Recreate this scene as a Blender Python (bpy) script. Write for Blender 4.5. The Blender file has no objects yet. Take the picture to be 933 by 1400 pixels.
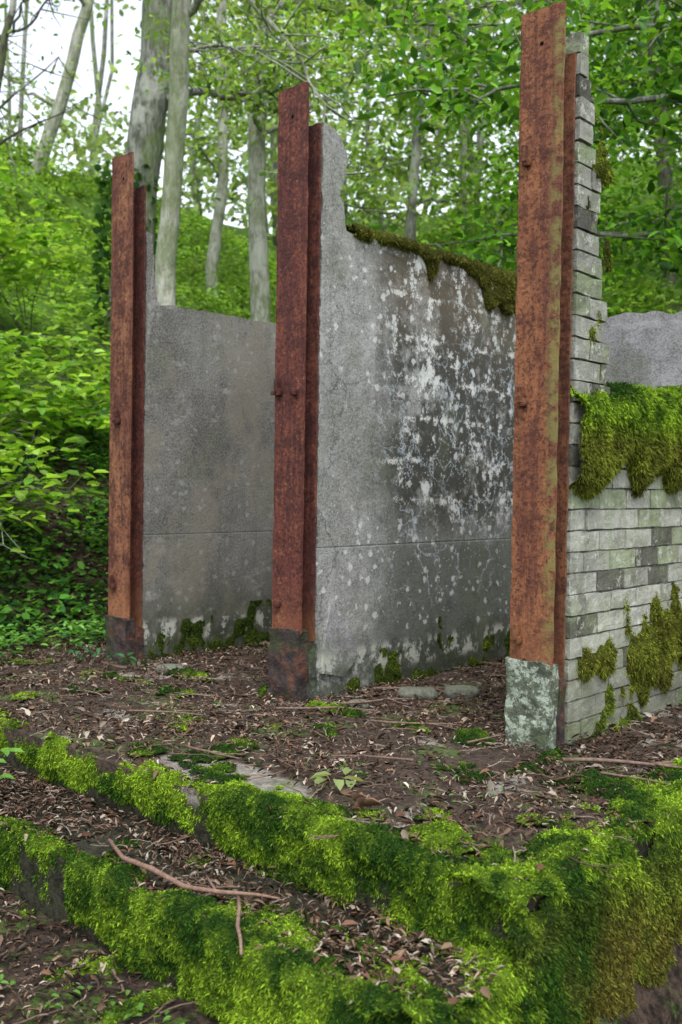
import bpy, math, random, numpy as np
from mathutils import Vector
rng=np.random.default_rng(7); random.seed(7)
TH=math.radians(42.5); CT,ST=math.cos(TH),math.sin(TH)
sc=bpy.context.scene
def W(s,t,z=0): return (CT*s+ST*t, -ST*s+CT*t, z)
def toST(X,Y): return X*CT-Y*ST, X*ST+Y*CT
# ---------------- numpy noise ----------------
def _h(ix,iy,iz,seed):
    n=(ix*374761393+iy*668265263+iz*2147483647+seed*1274126177)&0xffffffff
    n=((n^(n>>13))*1274126177)&0xffffffff
    n=((n^(n>>16))*2246822519)&0xffffffff
    return ((n^(n>>15))&0xffffff)/float(0xffffff)
def vn(p,seed=0):
    p=np.asarray(p,float); i=np.floor(p).astype(np.int64); f=p-i; f=f*f*(3-2*f)
    r=0
    for dx in (0,1):
        for dy in (0,1):
            for dz in (0,1):
                w=(f[...,0] if dx else 1-f[...,0])*(f[...,1] if dy else 1-f[...,1])*(f[...,2] if dz else 1-f[...,2])
                r=r+w*_h(i[...,0]+dx,i[...,1]+dy,i[...,2]+dz,seed)
    return r
def fbm(p,sc_=1.0,oct=4,seed=0):
    p=np.asarray(p,float)*sc_; a=.5; r=0; tot=0
    for k in range(oct):
        r=r+a*vn(p*(2**k)+k*17.3,seed+k); tot+=a; a*=.5
    return r/tot
# ---------------- mesh helpers ----------------
def mk(name,V,F,mats,col=None,mi=None,smooth=False,local=False,parent=None):
    me=bpy.data.meshes.new(name); V=np.asarray(V,np.float32)
    if isinstance(F,np.ndarray):
        n,k=F.shape
        me.vertices.add(len(V)); me.vertices.foreach_set('co',V.ravel())
        me.loops.add(n*k); me.loops.foreach_set('vertex_index',F.astype(np.int32).ravel())
        me.polygons.add(n); me.polygons.foreach_set('loop_start',np.arange(0,n*k,k,dtype=np.int32))
        me.polygons.foreach_set('loop_total',np.full(n,k,np.int32))
        me.update(calc_edges=True)
    else:
        me.from_pydata(V.tolist(),[],F); me.update()
    if not isinstance(mats,(list,tuple)): mats=[mats]
    for m in mats: me.materials.append(m)
    if mi is not None: me.polygons.foreach_set('material_index',np.asarray(mi,np.int32))
    if smooth: me.polygons.foreach_set('use_smooth',np.ones(len(me.polygons),bool))
    if col is not None:
        a=me.color_attributes.new('Col','FLOAT_COLOR','POINT')
        c=np.ones((len(V),4),np.float32); c[:,:3]=col; a.data.foreach_set('color',c.ravel())
    ob=bpy.data.objects.new(name,me); sc.collection.objects.link(ob)
    if local: ob.rotation_euler=(0,0,-TH)
    if parent: ob.parent=parent
    return ob
class MB:
    def __init__(s): s.v=[];s.f=[];s.m=[];s.c=[]
    def add(s,V,F,m=0,c=(1,1,1)):
        o=len(s.v); s.v+= [tuple(map(float,q)) for q in V]; s.f+=[tuple(i+o for i in f) for f in F]; s.m+=[m]*len(F); s.c+=[c]*len(V)
    def box(s,lo,hi,m=0,c=(1,1,1),jit=0):
        x0,y0,z0=lo;x1,y1,z1=hi
        V=[(x0,y0,z0),(x1,y0,z0),(x1,y1,z0),(x0,y1,z0),(x0,y0,z1),(x1,y0,z1),(x1,y1,z1),(x0,y1,z1)]
        if jit: V=[tuple(a+random.uniform(-jit,jit) for a in q) for q in V]
        s.add(V,[(0,3,2,1),(4,5,6,7),(0,1,5,4),(1,2,6,5),(2,3,7,6),(3,0,4,7)],m,c)
    def tube(s,pts,rad,n=6,m=0,c=(1,1,1)):
        pts=[Vector(p) for p in pts]; V=[];F=[]
        for i,p in enumerate(pts):
            d=(pts[min(i+1,len(pts)-1)]-pts[max(i-1,0)]).normalized()
            a=d.cross(Vector((0.13,.97,.2))).normalized(); b=d.cross(a)
            for k in range(n):
                an=2*math.pi*k/n; V.append(p+(a*math.cos(an)+b*math.sin(an))*rad[i])
        for i in range(len(pts)-1):
            for k in range(n):
                F.append((i*n+k,i*n+(k+1)%n,(i+1)*n+(k+1)%n,(i+1)*n+k))
        F.append(tuple(range(n))[::-1]); F.append(tuple((len(pts)-1)*n+k for k in range(n)))
        s.add(V,F,m,c)
    def rough(s,lo,hi,n=6,amp=.01,m=0,c=(1,1,1),seed=0,sc_=14,rnd=0):
        lo=np.array(lo);hi=np.array(hi); idx={};V=[];F=[]
        def g(i,j,k):
            q=(i,j,k)
            if q not in idx: idx[q]=len(V); V.append(q)
            return idx[q]
        for a in range(n):
            for b in range(n):
                for e in (0,n):
                    f=[g(a,b,e),g(a+1,b,e),g(a+1,b+1,e),g(a,b+1,e)]; F.append(f if e else f[::-1])
                    f=[g(e,a,b),g(e,a+1,b),g(e,a+1,b+1),g(e,a,b+1)]; F.append(f if e else f[::-1])
                    f=[g(a,e,b),g(a,e,b+1),g(a+1,e,b+1),g(a+1,e,b)]; F.append(f if e else f[::-1])
        q=np.array(V)/n
        if rnd:
            u=q*2-1; l=np.linalg.norm(u,axis=1,keepdims=True); mx=np.abs(u).max(1,keepdims=True)
            u=u*(1-rnd+rnd*mx/np.maximum(l,1e-6)*1.15); q=(u+1)/2
        P=lo+q*(hi-lo)
        for ax in range(3): P[:,ax]+=(fbm(P,sc_,3,seed+ax*9)-.5)*2*amp
        s.add(P,F,m,c)
    def obj(s,name,mats,**k): return mk(name,s.v,s.f,mats,col=np.array(s.c),mi=s.m,**k)
# ---------------- node helpers ----------------
class NT:
    def __init__(s,name):
        s.mat=bpy.data.materials.new(name); s.mat.use_nodes=True; s.t=s.mat.node_tree; s.n=s.t.nodes; s.l=s.t.links
        s.b=s.n['Principled BSDF']; s.out=s.n['Material Output']; s.co=s.n.new('ShaderNodeTexCoord').outputs['Object']
    def set(s,i,v):
        if isinstance(v,bpy.types.NodeSocket): s.l.new(v,i)
        elif v is not None:
            if isinstance(v,(tuple,list)) and len(v)==3 and i.type=='RGBA': v=(*v,1)
            i.default_value=v
    def map(s,scale=(1,1,1),loc=(0,0,0),v=None):
        m=s.n.new('ShaderNodeMapping'); s.l.new(v or s.co,m.inputs['Vector']); m.inputs['Scale'].default_value=scale; m.inputs['Location'].default_value=loc
        return m.outputs[0]
    def noise(s,scale,det=5,rough=.6,v=None,dist=0):
        m=s.n.new('ShaderNodeTexNoise'); s.l.new(v or s.co,m.inputs['Vector']); m.inputs['Scale'].default_value=scale;m.inputs['Detail'].default_value=det;m.inputs['Roughness'].default_value=rough;m.inputs['Distortion'].default_value=dist
        return m.outputs['Fac']
    def vor(s,scale,feat='F1',v=None,out='Distance',rnd=1):
        m=s.n.new('ShaderNodeTexVoronoi'); m.feature=feat; s.l.new(v or s.co,m.inputs['Vector']); m.inputs['Scale'].default_value=scale; m.inputs['Randomness'].default_value=rnd
        return m.outputs[out]
    def r(s,v,a,b,c=0.,d=1.,smooth=True):
        m=s.n.new('ShaderNodeMapRange'); m.interpolation_type='SMOOTHSTEP' if smooth else 'LINEAR'
        s.set(m.inputs[0],v); 
        for i,x in zip((1,2,3,4),(a,b,c,d)): m.inputs[i].default_value=x
        return m.outputs[0]
    def m(s,op,a,b=None):
        m=s.n.new('ShaderNodeMath'); m.operation=op; s.set(m.inputs[0],a); 
        if b is not None: s.set(m.inputs[1],b)
        return m.outputs[0]
    def mix(s,f,a,b,bt='MIX'):
        m=s.n.new('ShaderNodeMix'); m.data_type='RGBA'; m.blend_type=bt; s.set(m.inputs[0],f); s.set(m.inputs[6],a); s.set(m.inputs[7],b); return m.outputs[2]
    def attr(s):
        m=s.n.new('ShaderNodeAttribute'); m.attribute_name='Col'; return m.outputs['Color']
    def xyz(s,v=None):
        m=s.n.new('ShaderNodeSeparateXYZ'); s.l.new(v or s.co,m.inputs[0]); return m.outputs
    def bump(s,h,st=.5,dist=.01):
        m=s.n.new('ShaderNodeBump'); s.set(m.inputs['Height'],h); m.inputs['Strength'].default_value=st; m.inputs['Distance'].default_value=dist; s.l.new(m.outputs[0],s.b.inputs['Normal'])
    def fin(s,col,rough=.85,spec=.25):
        s.set(s.b.inputs['Base Color'],col); s.set(s.b.inputs['Roughness'],rough); s.b.inputs['Specular IOR Level'].default_value=spec; return s.mat

def concrete(name,kind):
    m=NT(name); x,y,z=m.xyz()
    n1=m.noise(1.6,5,.65); n2=m.noise(9,5,.7); n3=m.noise(90,3,.7)
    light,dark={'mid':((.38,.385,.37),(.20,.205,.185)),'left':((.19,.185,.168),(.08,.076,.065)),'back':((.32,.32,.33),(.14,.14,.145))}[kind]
    c=m.mix(m.r(n1,.35,.65),dark,light)
    c=m.mix(m.r(n2,.35,.7,0,.5),c,(.08,.08,.068))
    st=m.noise(1,4,.6,m.map((9,9,.7)))
    c=m.mix(m.r(st,.5,.72,0,.55),c,(.07,.07,.058))
    c=m.mix(m.r(n3,.35,.7,0,.3),c,(.45,.45,.42)); c=m.mix(m.r(n3,.5,.36,0,.4),c,(.05,.05,.045))
    wob=m.m('MULTIPLY',m.m('SUBTRACT',m.noise(3,5,.65),.5),.5)
    dv=m.n.new('ShaderNodeVectorMath'); dv.operation='ADD'; m.l.new(m.co,dv.inputs[0])
    nz=m.n.new('ShaderNodeTexNoise'); nz.inputs['Scale'].default_value=4; nz.inputs['Detail'].default_value=6; nz.inputs['Roughness'].default_value=.7; m.l.new(m.co,nz.inputs['Vector'])
    sc2=m.n.new('ShaderNodeVectorMath'); sc2.operation='SCALE'; m.l.new(nz.outputs['Color'],sc2.inputs[0]); sc2.inputs['Scale'].default_value=.4; m.l.new(sc2.outputs[0],dv.inputs[1])
    vv=m.map((.01,1,1),v=dv.outputs[0])
    if kind=='mid':
        yy=m.m('ADD',y,wob); zz=m.m('ADD',z,wob)
        reg=m.m('MULTIPLY',m.m('MULTIPLY',m.r(yy,4.02,4.4),m.r(yy,6.4,5.5)),m.m('MULTIPLY',m.r(zz,.7,1.05),m.r(zz,2.85,2.4)))
        pat=m.r(m.noise(3.5,5,.72),.34,.5)
        c=m.mix(m.m('MULTIPLY',m.m('MULTIPLY',reg,pat),.93),c,(.036,.036,.027))
        c=m.mix(m.m('MULTIPLY',reg,m.r(z,1.75,2.25,0,.45)),c,(.15,.115,.075))
        low=m.m('MULTIPLY',m.r(yy,3.9,4.4),m.r(zz,1.0,.7))
        c=m.mix(m.m('MULTIPLY',low,.75),c,(.065,.075,.055))
        # lime bloom following the hidden block courses, eaten away at its edges
        eat=m.noise(20,5,.8)
        fr=m.m('FRACT',m.m('DIVIDE',m.m('ADD',z,m.m('ADD',m.m('MULTIPLY',wob,.2),m.m('MULTIPLY',eat,.05))),.235))
        band=m.m('SUBTRACT',.17,m.m('ABSOLUTE',m.m('SUBTRACT',fr,.5)))
        band=m.r(m.m('ADD',band,m.m('MULTIPLY',m.m('SUBTRACT',eat,.62),.9)),.0,.08)
        bl=m.m('MULTIPLY',m.m('MULTIPLY',band,m.r(m.noise(4.2,6,.82),.45,.53)),reg)
        c=m.mix(m.m('MULTIPLY',bl,.85),c,(.62,.62,.58))
        bl2=m.m('MULTIPLY',m.r(m.noise(1,6,.8,m.map((6,6,5),(4,1,7))),.54,.61),reg)
        c=m.mix(m.m('MULTIPLY',bl2,.85),c,(.62,.64,.61))
        bl3=m.m('MULTIPLY',m.r(eat,.58,.68),m.r(z,.5,1.0))
        c=m.mix(m.m('MULTIPLY',bl3,.55),c,(.5,.53,.5))
        ve=m.r(m.vor(4.5,'DISTANCE_TO_EDGE',vv),.0,.026,1,0)
        veins=m.m('MULTIPLY',ve,m.m('MULTIPLY',m.r(m.noise(3.4,4,.6),.42,.54),m.r(y,4.0,4.4)))
        veins=m.m('MULTIPLY',veins,m.m('MULTIPLY',m.r(z,.3,.6),m.r(z,2.3,1.7)))
        c=m.mix(m.m('MULTIPLY',veins,.75),c,(.45,.52,.55))
        ck=m.r(m.vor(1.5,'DISTANCE_TO_EDGE',vv),.0,.009,1,0)
        ck=m.m('MULTIPLY',ck,m.r(m.noise(1.2,2,.5),.36,.44)); c=m.mix(m.m('MULTIPLY',ck,.85),c,(.06,.07,.07))
        ck2=m.r(m.vor(3.1,'DISTANCE_TO_EDGE',m.map((1,1,1),(0,3.3,1.7),vv)),.0,.010,1,0)
        ck2=m.m('MULTIPLY',ck2,m.r(m.noise(2.1,3,.5,m.map((1,1,1),(7,7,7))),.47,.53)); c=m.mix(m.m('MULTIPLY',ck2,.6),c,(.09,.10,.10))
    if kind=='left':
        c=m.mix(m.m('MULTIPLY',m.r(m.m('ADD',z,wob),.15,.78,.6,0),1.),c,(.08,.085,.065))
        c=m.mix(m.r(m.noise(1,6,.75,m.map((4,4,7),(9,3,1))),.56,.66,0,.5),c,(.34,.33,.31))
        c=m.mix(m.r(m.noise(1,5,.7,m.map((2,2,1.2),(1,6,1))),.48,.6,0,.55),c,(.22,.205,.16))
    lv=m.vor(13,'F1',m.map((.02,1,1))); lr=m.noise(17,4,.75)
    l=m.m('MULTIPLY',m.r(m.m('ADD',lv,m.m('MULTIPLY',m.m('SUBTRACT',lr,.5),1.2)),.24,.13),m.r(n1,.42,.52))
    c=m.mix(m.m('MULTIPLY',l,.7 if kind=='mid' else .45),c,(.58,.6,.58) if kind=='mid' else (.34,.35,.34))
    lv2=m.vor(34,'F1',m.map((.02,1,1))); c=m.mix(m.m('MULTIPLY',m.r(lv2,.24,.14),m.r(n2,.5,.6,0,.6)),c,(.55,.57,.54) if kind=='mid' else (.28,.28,.27))
    j=m.r(m.m('ABSOLUTE',m.m('SUBTRACT',z,.79)),.001,.007,1,0)
    c=m.mix(m.m('MULTIPLY',j,.4),c,(.10,.14,.15))
    g=m.m('MULTIPLY',m.r(m.m('ADD',z,wob),.0,.42,1,0),m.r(n2,.3,.55))
    c=m.mix(m.m('MULTIPLY',g,.85),c,(.03,.04,.018))
    wl=m.m('MULTIPLY',m.r(m.m('ABSOLUTE',m.m('SUBTRACT',z,.17)),.1,.04),m.r(m.noise(1,5,.75,m.map((7,7,5),(2,2,2))),.5,.56))
    c=m.mix(m.m('MULTIPLY',wl,.75),c,(.5,.51,.45))
    c=m.mix(m.m('MULTIPLY',m.r(m.noise(2.2,4,.6,m.map((1,1,1),(5,5,5))),.52,.7),.35),c,(.12,.15,.08))
    h=m.m('ADD',m.m('MULTIPLY',n2,.8),m.m('MULTIPLY',n3,.5)); h=m.m('SUBTRACT',h,m.m('MULTIPLY',j,.25))
    m.bump(h,.8,.012); return m.fin(c,.88,.25)
M_mid=concrete('concrete_weathered','mid');M_left=concrete('concrete_grey','left');M_back=concrete('concrete_back','back')

def rust(name,a,b,d,lich,k=1.):
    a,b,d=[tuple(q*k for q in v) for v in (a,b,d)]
    m=NT(name); x,y,z=m.xyz()
    n1=m.noise(2.2,5,.75); n2=m.noise(1,6,.75,m.map((18,18,1.6))); n3=m.noise(48,5,.8); n4=m.noise(9,6,.8)
    c=m.mix(m.r(n1,.40,.60),a,b); c=m.mix(m.r(n2,.46,.60,0,.8),c,d)
    c=m.mix(m.r(n4,.49,.60,0,.8),c,tuple(q*.75 for q in d)); c=m.mix(m.r(n4,.42,.32,0,.6),c,(.36*k,.17*k,.08*k))
    c=m.mix(m.r(n3,.48,.62,0,.85),c,tuple(q*.45 for q in d)); c=m.mix(m.r(n3,.42,.32,0,.6),c,(.40*k,.21*k,.11*k))
    c=m.mix(m.m('MULTIPLY',m.r(m.m('ADD',z,m.m('MULTIPLY',n1,.5)),.25,.95,1,0),m.r(n2,.3,.6,.3,.7)),c,(.33*k,.14*k,.06*k))
    if lich is not None:
        e=m.m('MULTIPLY',m.r(x,lich-.05,lich+.0),m.m('MULTIPLY',m.r(m.noise(14,4,.7),.42,.58),m.r(n1,.3,.5)))
        c=m.mix(m.m('MULTIPLY',e,.75),c,(.20,.19,.06))
    m.bump(m.m('ADD',m.m('MULTIPLY',n4,.8),m.m('MULTIPLY',n3,.9)),1,.008)
    return m.fin(c,.82,.3)
def footing(name,base,lich,lc=(.36,.42,.34),rusty=0.):
    m=NT(name); n=m.noise(12,6,.75)
    c=m.mix(m.r(n,.3,.7),base,tuple(k*2.4 for k in base))
    c=m.mix(m.m('MULTIPLY',m.r(m.noise(26,5,.75),.5,.58),lich),c,lc)
    if rusty: c=m.mix(m.m('MULTIPLY',m.r(m.noise(8,5,.75),.5,.6),rusty),c,(.13,.05,.03))
    c=m.mix(m.r(m.noise(5,4,.6),.5,.65,0,.6),c,(.035,.055,.018))
    m.bump(n,1,.03); return m.fin(c,.85,.3)
def bark(name,a,b,green=.3):
    m=NT(name); n=m.noise(1,5,.7,m.map((16,16,5))); g=m.noise(1.4,4,.65)
    c=m.mix(m.r(n,.36,.64),a,b); c=m.mix(m.r(g,.56,.64,0,.6),c,(.45,.47,.41)); c=m.mix(m.r(g,.52,.38,0,green*2),c,(.12,.17,.05))
    m.bump(n,1,.05); return m.fin(c,.9,.2)
def leafmat(name,tr=.45,tint=(1.3,1.2,.6),far=False):
    m=NT(name); col=m.attr()
    t=m.n.new('ShaderNodeBsdfTranslucent'); m.set(t.inputs[0],m.mix(1,col,(*tint,1),'MULTIPLY'))
    mx=m.n.new('ShaderNodeMixShader'); mx.inputs[0].default_value=tr
    if far:
        d=m.n.new('ShaderNodeBsdfDiffuse'); m.set(d.inputs[0],col); src=d; m.n.remove(m.b)
    else: m.fin(col,.45,.35); src=m.b
    m.l.new(src.outputs[0],mx.inputs[1]); m.l.new(t.outputs[0],mx.inputs[2]); m.l.new(mx.outputs[0],m.out.inputs[0]); return m.mat
M_leaf=leafmat('leaf_green',.5); M_far=leafmat('leaf_green_far',.5,far=True)
def plain(name):
    m=NT(name); d=m.n.new('ShaderNodeBsdfDiffuse'); m.set(d.inputs[0],m.attr()); m.l.new(d.outputs[0],m.out.inputs[0]); m.n.remove(m.b); return m.mat
M_litter=plain('leaf_dead'); M_mosst=plain('moss_blades')
def mossbase():
    m=NT('moss_cushion'); a=m.attr(); n=m.noise(120,3,.7); c=m.mix(m.r(n,.3,.65),m.mix(1,a,(.3,.3,.3),'MULTIPLY'),a)
    return m.fin(c,.95,.1)
M_moss=mossbase()
def attrmat(name,bs=60,bd=.004,rough=.8):
    m=NT(name); a=m.attr(); n=m.noise(bs,4,.7); c=m.mix(m.r(n,.35,.65,0,.7),a,m.mix(1,a,(.45,.43,.4),'MULTIPLY')); m.bump(n,.8,bd); return m.fin(c,rough,.25)
M_twig=attrmat('twig_bark'); 
def brickmat():
    m=NT('pale_brick'); a=m.attr(); x,y,z=m.xyz()
    n9=m.noise(9,6,.75)
    c=m.mix(m.r(n9,.4,.65,0,.7),a,m.mix(1,a,(.5,.5,.42),'MULTIPLY'))
    c=m.mix(m.r(m.noise(2.6,6,.75),.54,.62,0,.55),c,(.10,.10,.08))
    c=m.mix(m.r(m.noise(4,5,.7,m.map((1,1,1),(3,8,2))),.48,.64,0,.45),c,(.22,.28,.13))
    c=m.mix(m.r(m.noise(16,6,.8),.54,.62,0,.6),c,(.54,.55,.49))
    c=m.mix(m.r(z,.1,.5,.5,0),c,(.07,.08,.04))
    m.bump(m.m('ADD',n9,m.m('MULTIPLY',m.noise(90,3,.7),.5)),1,.01); return m.fin(c,.85,.25)
M_brick=brickmat()
def mortar():
    m=NT('mortar'); n=m.noise(20,4,.7); c=m.mix(m.r(n,.35,.65),(.06,.062,.05),(.22,.22,.185)); return m.fin(c)
M_mortar=mortar()
def slabmat():
    m=NT('slab_soil'); x,y,z=m.xyz()
    n=m.noise(3,6,.7); f=m.noise(30,5,.75)
    pale=m.mix(m.r(f,.3,.7),(.19,.175,.145),(.36,.34,.295))
    c=m.mix(m.r(f,.3,.7),(.020,.014,.011),(.10,.072,.054))
    c=m.mix(m.r(n,.57,.62,0,.85),c,pale)
    ex=m.m('POWER',m.m('ABSOLUTE',m.m('DIVIDE',m.m('ADD',x,2.85),.42)),2.); ey=m.m('POWER',m.m('ABSOLUTE',m.m('DIVIDE',m.m('SUBTRACT',y,2.52),.15)),2.)
    e=m.m('ADD',m.m('ADD',ex,ey),m.m('MULTIPLY',n,2.0)); c=m.mix(m.r(e,2.2,1.7,0,.85),c,pale)
    c=m.mix(m.m('MULTIPLY',m.r(m.noise(2.3,6,.7,m.map((1,1,1),(2,7,3))),.54,.62),m.r(f,.35,.6)),c,(.08,.13,.03))
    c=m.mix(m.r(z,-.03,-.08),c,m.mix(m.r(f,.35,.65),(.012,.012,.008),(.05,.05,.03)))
    m.bump(m.m('ADD',f,n),1,.02); return m.fin(c,.9,.2)
M_slab=slabmat()
def groundmat():
    m=NT('forest_floor'); n=m.noise(.9,5,.7); f=m.noise(18,5,.75)
    c=m.mix(m.r(f,.35,.65),(.012,.009,.007),(.085,.06,.045)); x,y,z=m.xyz()
    c=m.mix(m.m('MULTIPLY',m.r(m.noise(5,6,.75),.52,.58),m.r(f,.4,.55,.2,.9)),c,(.07,.13,.02))
    g=m.mix(m.r(f,.3,.7),(.05,.11,.02),(.17,.31,.045))
    c=m.mix(m.m('MULTIPLY',m.r(n,.3,.5),m.r(z,.6,2.5,.0,.95)),c,g); m.bump(f,1,.06); return m.fin(c,.95,.15)
M_ground=groundmat()
# ---------------- world, sun, camera ----------------
w=bpy.data.worlds.new('World'); sc.world=w; w.use_nodes=True; nt=w.node_tree
sky=nt.nodes.new('ShaderNodeTexSky'); sky.sky_type='NISHITA'; sky.sun_disc=False
EL,AZ=math.radians(60),math.radians(176)
sky.sun_elevation=EL; sky.sun_rotation=AZ; sky.air_density=1; sky.dust_density=2; sky.ozone_density=.5
hs=nt.nodes.new('ShaderNodeHueSaturation'); hs.inputs['Saturation'].default_value=.32; hs.inputs['Value'].default_value=2.65
nt.links.new(sky.outputs[0],hs.inputs['Color']); nt.links.new(hs.outputs[0],nt.nodes['Background'].inputs[0]); nt.nodes['Background'].inputs[1].default_value=.15
sl=bpy.data.lights.new('sun','SUN'); sl.energy=1.8; sl.angle=math.radians(28); sl.color=(1,.965,.91)
so=bpy.data.objects.new('sun',sl); sc.collection.objects.link(so)
sd=Vector((math.sin(AZ)*math.cos(EL),math.cos(AZ)*math.cos(EL),math.sin(EL)))
so.rotation_euler=sd.to_track_quat('Z','Y').to_euler()
cam=bpy.data.cameras.new('camera'); co=bpy.data.objects.new('camera',cam); sc.collection.objects.link(co); sc.camera=co
cam.sensor_fit='VERTICAL'; cam.sensor_height=36; cam.sensor_width=24; cam.lens=35; cam.clip_end=1000; cam.clip_start=.05
from mathutils import Matrix
co.matrix_world=Matrix.Translation((0,0,1.1))@Matrix.Rotation(math.radians(90-1.35),4,'X')@Matrix.Rotation(.0145,4,'Z')
cam.dof.use_dof=True; cam.dof.focus_distance=4.2; cam.dof.aperture_fstop=3.0
sc.view_settings.view_transform='Standard'; sc.view_settings.look='None'
# ---------------- terrain ----------------
def hgt(X,Y):
    s,t=toST(X,Y)
    a=np.maximum(t-5.4,0); b=np.maximum(-5.4-s,0); r=np.maximum(a,b)
    z=np.where(r<14,.6*r,8.4+.13*(r-14))
    P=np.stack([X,Y,0*X],-1)
    z=z+(fbm(P,.5,4,3)-.5)*np.clip(r,0,3)*.35+(fbm(P,3,3,5)-.5)*.05
    right=np.clip((s+1.42)/.35,0,1)*np.clip((t-1.0)/.5,0,1); z=z-.95*right*right*(3-2*right)
    return z-.42
g=np.linspace(-1,1,260); gx=np.sinh(g*4.2)/np.sinh(4.2)*190; gy=gx+3
GX,GY=np.meshgrid(gx,gy,indexing='ij'); GZ=hgt(GX,GY); n=len(g)
V=np.stack([GX,GY,GZ],-1).reshape(-1,3); I=np.arange(n*n).reshape(n,n)
F=np.stack([I[:-1,:-1],I[1:,:-1],I[1:,1:],I[:-1,1:]],-1).reshape(-1,4)
mk('ground',V,F,M_ground,smooth=True)
# ---------------- platform + step (local coordinates) ----------------
SR=-1.43; SL=-6.3; TF=2.30; T1=1.88; Z1=-.2
def slab(name,s0,s1,t0,t1,zt,zb,seed):
    a=np.arange(s0,s1+.001,.05); b=np.linspace(t0,t1,max(3,int((t1-t0)/.05)))
    A,B=np.meshgrid(a,b,indexing='ij'); P=np.stack([A,B,0*A],-1)
    Z=zt+(fbm(P,1.5,4,seed)-.5)*.03+(fbm(P,9,3,seed+4)-.5)*.012-.006
    V=np.stack([A,B,Z],-1).reshape(-1,3); na,nb=A.shape; I=np.arange(na*nb).reshape(na,nb)
    F=[tuple(q) for q in np.stack([I[:-1,:-1],I[1:,:-1],I[1:,1:],I[:-1,1:]],-1).reshape(-1,4).tolist()]
    V=V.tolist()
    ring=list(I[:,0])+list(I[-1,1:])+list(I[-2::-1,-1])+list(I[0,-2:0:-1])
    o=len(V)
    for k in ring: V.append([V[k][0],V[k][1],zb])
    m=len(ring)
    for k in range(m): F.append((ring[k],o+k,o+(k+1)%m,ring[(k+1)%m]))
    return mk(name,V,F,M_slab,local=True)
slab('concrete_platform',SL,SR,TF,6.2,0,-1.5,11)
slab('concrete_step',SL,SR,T1,TF-.003,Z1,-1.5,21)
# ---------------- walls ----------------
def wall(name,s,th,outline,mat,amp=.006):
    pts=[]
    for i in range(len(outline)):
        a=np.array(outline[i],float);b=np.array(outline[(i+1)%len(outline)],float); L=np.linalg.norm(b-a); k=max(1,int(L/.02))
        for j in range(k): pts.append(a+(b-a)*j/k)
    pts=np.array(pts); q=np.stack([pts[:,0]*0+s,pts[:,0],pts[:,1]],-1)
    jit=np.stack([(fbm(q,22,4,1)-.5),(fbm(q,18,4,8)-.5)],-1)*4*amp
    jit[pts[:,1]<.02]=0
    p2=pts+jit; n=len(pts)
    V=[(s+(fbm([[s,p[0]*9,p[1]*9]],1,2)[0]-.5)*.012,p[0],p[1]) for p in p2]+[(s-th,p[0],p[1]) for p in p2]
    F=[tuple(range(n)),tuple(range(2*n-1,n-1,-1))]+[(i,n+i,n+(i+1)%n,(i+1)%n)[::-1] for i in range(n)]
    return mk(name,V,F,mat,local=True)
wall('concrete_wall',-3.56,.17,[(3.70,-.05),(5.9,-.05),(5.9,2.47),(5.3,2.46),(5.0,2.50),(4.6,2.47),(4.3,2.50),(4.08,2.46),(3.9,2.46),(3.885,2.50),(3.875,2.60),(3.84,2.63),(3.86,2.70),(3.885,2.74),(3.89,2.86),(3.85,2.93),(3.80,2.96),(3.715,2.97),(3.71,2.6)],M_mid,.009)
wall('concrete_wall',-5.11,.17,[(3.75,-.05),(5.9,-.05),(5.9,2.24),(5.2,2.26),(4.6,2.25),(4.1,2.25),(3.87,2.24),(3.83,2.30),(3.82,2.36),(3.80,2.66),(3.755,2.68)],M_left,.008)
wall('concrete_shard',-3.535,.022,[(3.73,.14),(3.90,.10),(4.02,.20),(3.95,.33),(3.86,.42),(3.80,.50),(3.765,.40)],M_back,.006)
bo=[(-5.3,-.05),(1.2,-.05),(1.2,2.1),(-1.2,2.17),(-1.9,2.22),(-2.5,2.2),(-2.9,2.24),(-3.3,2.22),(-5.3,2.2)]
pts=[]
for i in range(len(bo)):
    a=np.array(bo[i],float);b=np.array(bo[(i+1)%len(bo)],float);k=max(1,int(np.linalg.norm(b-a)/.04))
    for j in range(k): pts.append(a+(b-a)*j/k)
pts=np.array(pts); q=np.stack([pts[:,0],pts[:,0]*0,pts[:,1]],-1); pts[:,1]+=(fbm(q,9,4,2)-.5)*.07*(pts[:,1]>.1)
n=len(pts); V=[(p[0],5.905,p[1]) for p in pts]+[(p[0],6.1,p[1]) for p in pts]
F=[tuple(range(n))]+[tuple(range(2*n-1,n-1,-1))]+[((i+1)%n,n+(i+1)%n,n+i,i)[::-1] for i in range(n)]
mk('concrete_back_wall',V,F,M_back,local=True)
# brick fin
B=MB(); sF=-2.166; CH=.093
B.box((sF-.20,3.84,-.05),(sF-.008,5.9,1.5),1); B.box((sF-.20,3.84,1.5),(sF-.012,3.93,2.95),1)
row=0; z=0.0
while z<2.99:
    end = 5.9 if z<1.48 else (4.13-.2*min(1,(z-1.5)/1.4)+random.uniform(-.03,.04))
    t=3.83; first=True; L0=.25 if row%2 else .125
    while t<end-.02:
        L=(L0 if first else .25)*random.uniform(.93,1.07); first=False
        t2=min(t+L,end); base=np.array((.38,.39,.335))*random.uniform(.8,1.12)
        if random.random()<.12: base=np.array((.11,.11,.09))
        if random.random()<.2: base=np.array((.29,.33,.22))
        if z>1.48: base=base*.7  # upper stub: its dark shading put into the brick colour
        off=random.uniform(-.003,.006)
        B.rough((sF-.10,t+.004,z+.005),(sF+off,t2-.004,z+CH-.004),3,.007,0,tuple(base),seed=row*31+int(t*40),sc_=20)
        t=t2
    if z>=1.48: B.box((sF-.205,3.835,z+.006),(sF-.103,end-.02,z+CH-.005),0,(.2,.21,.17),.004)
    z+=CH; row+=1
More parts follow.
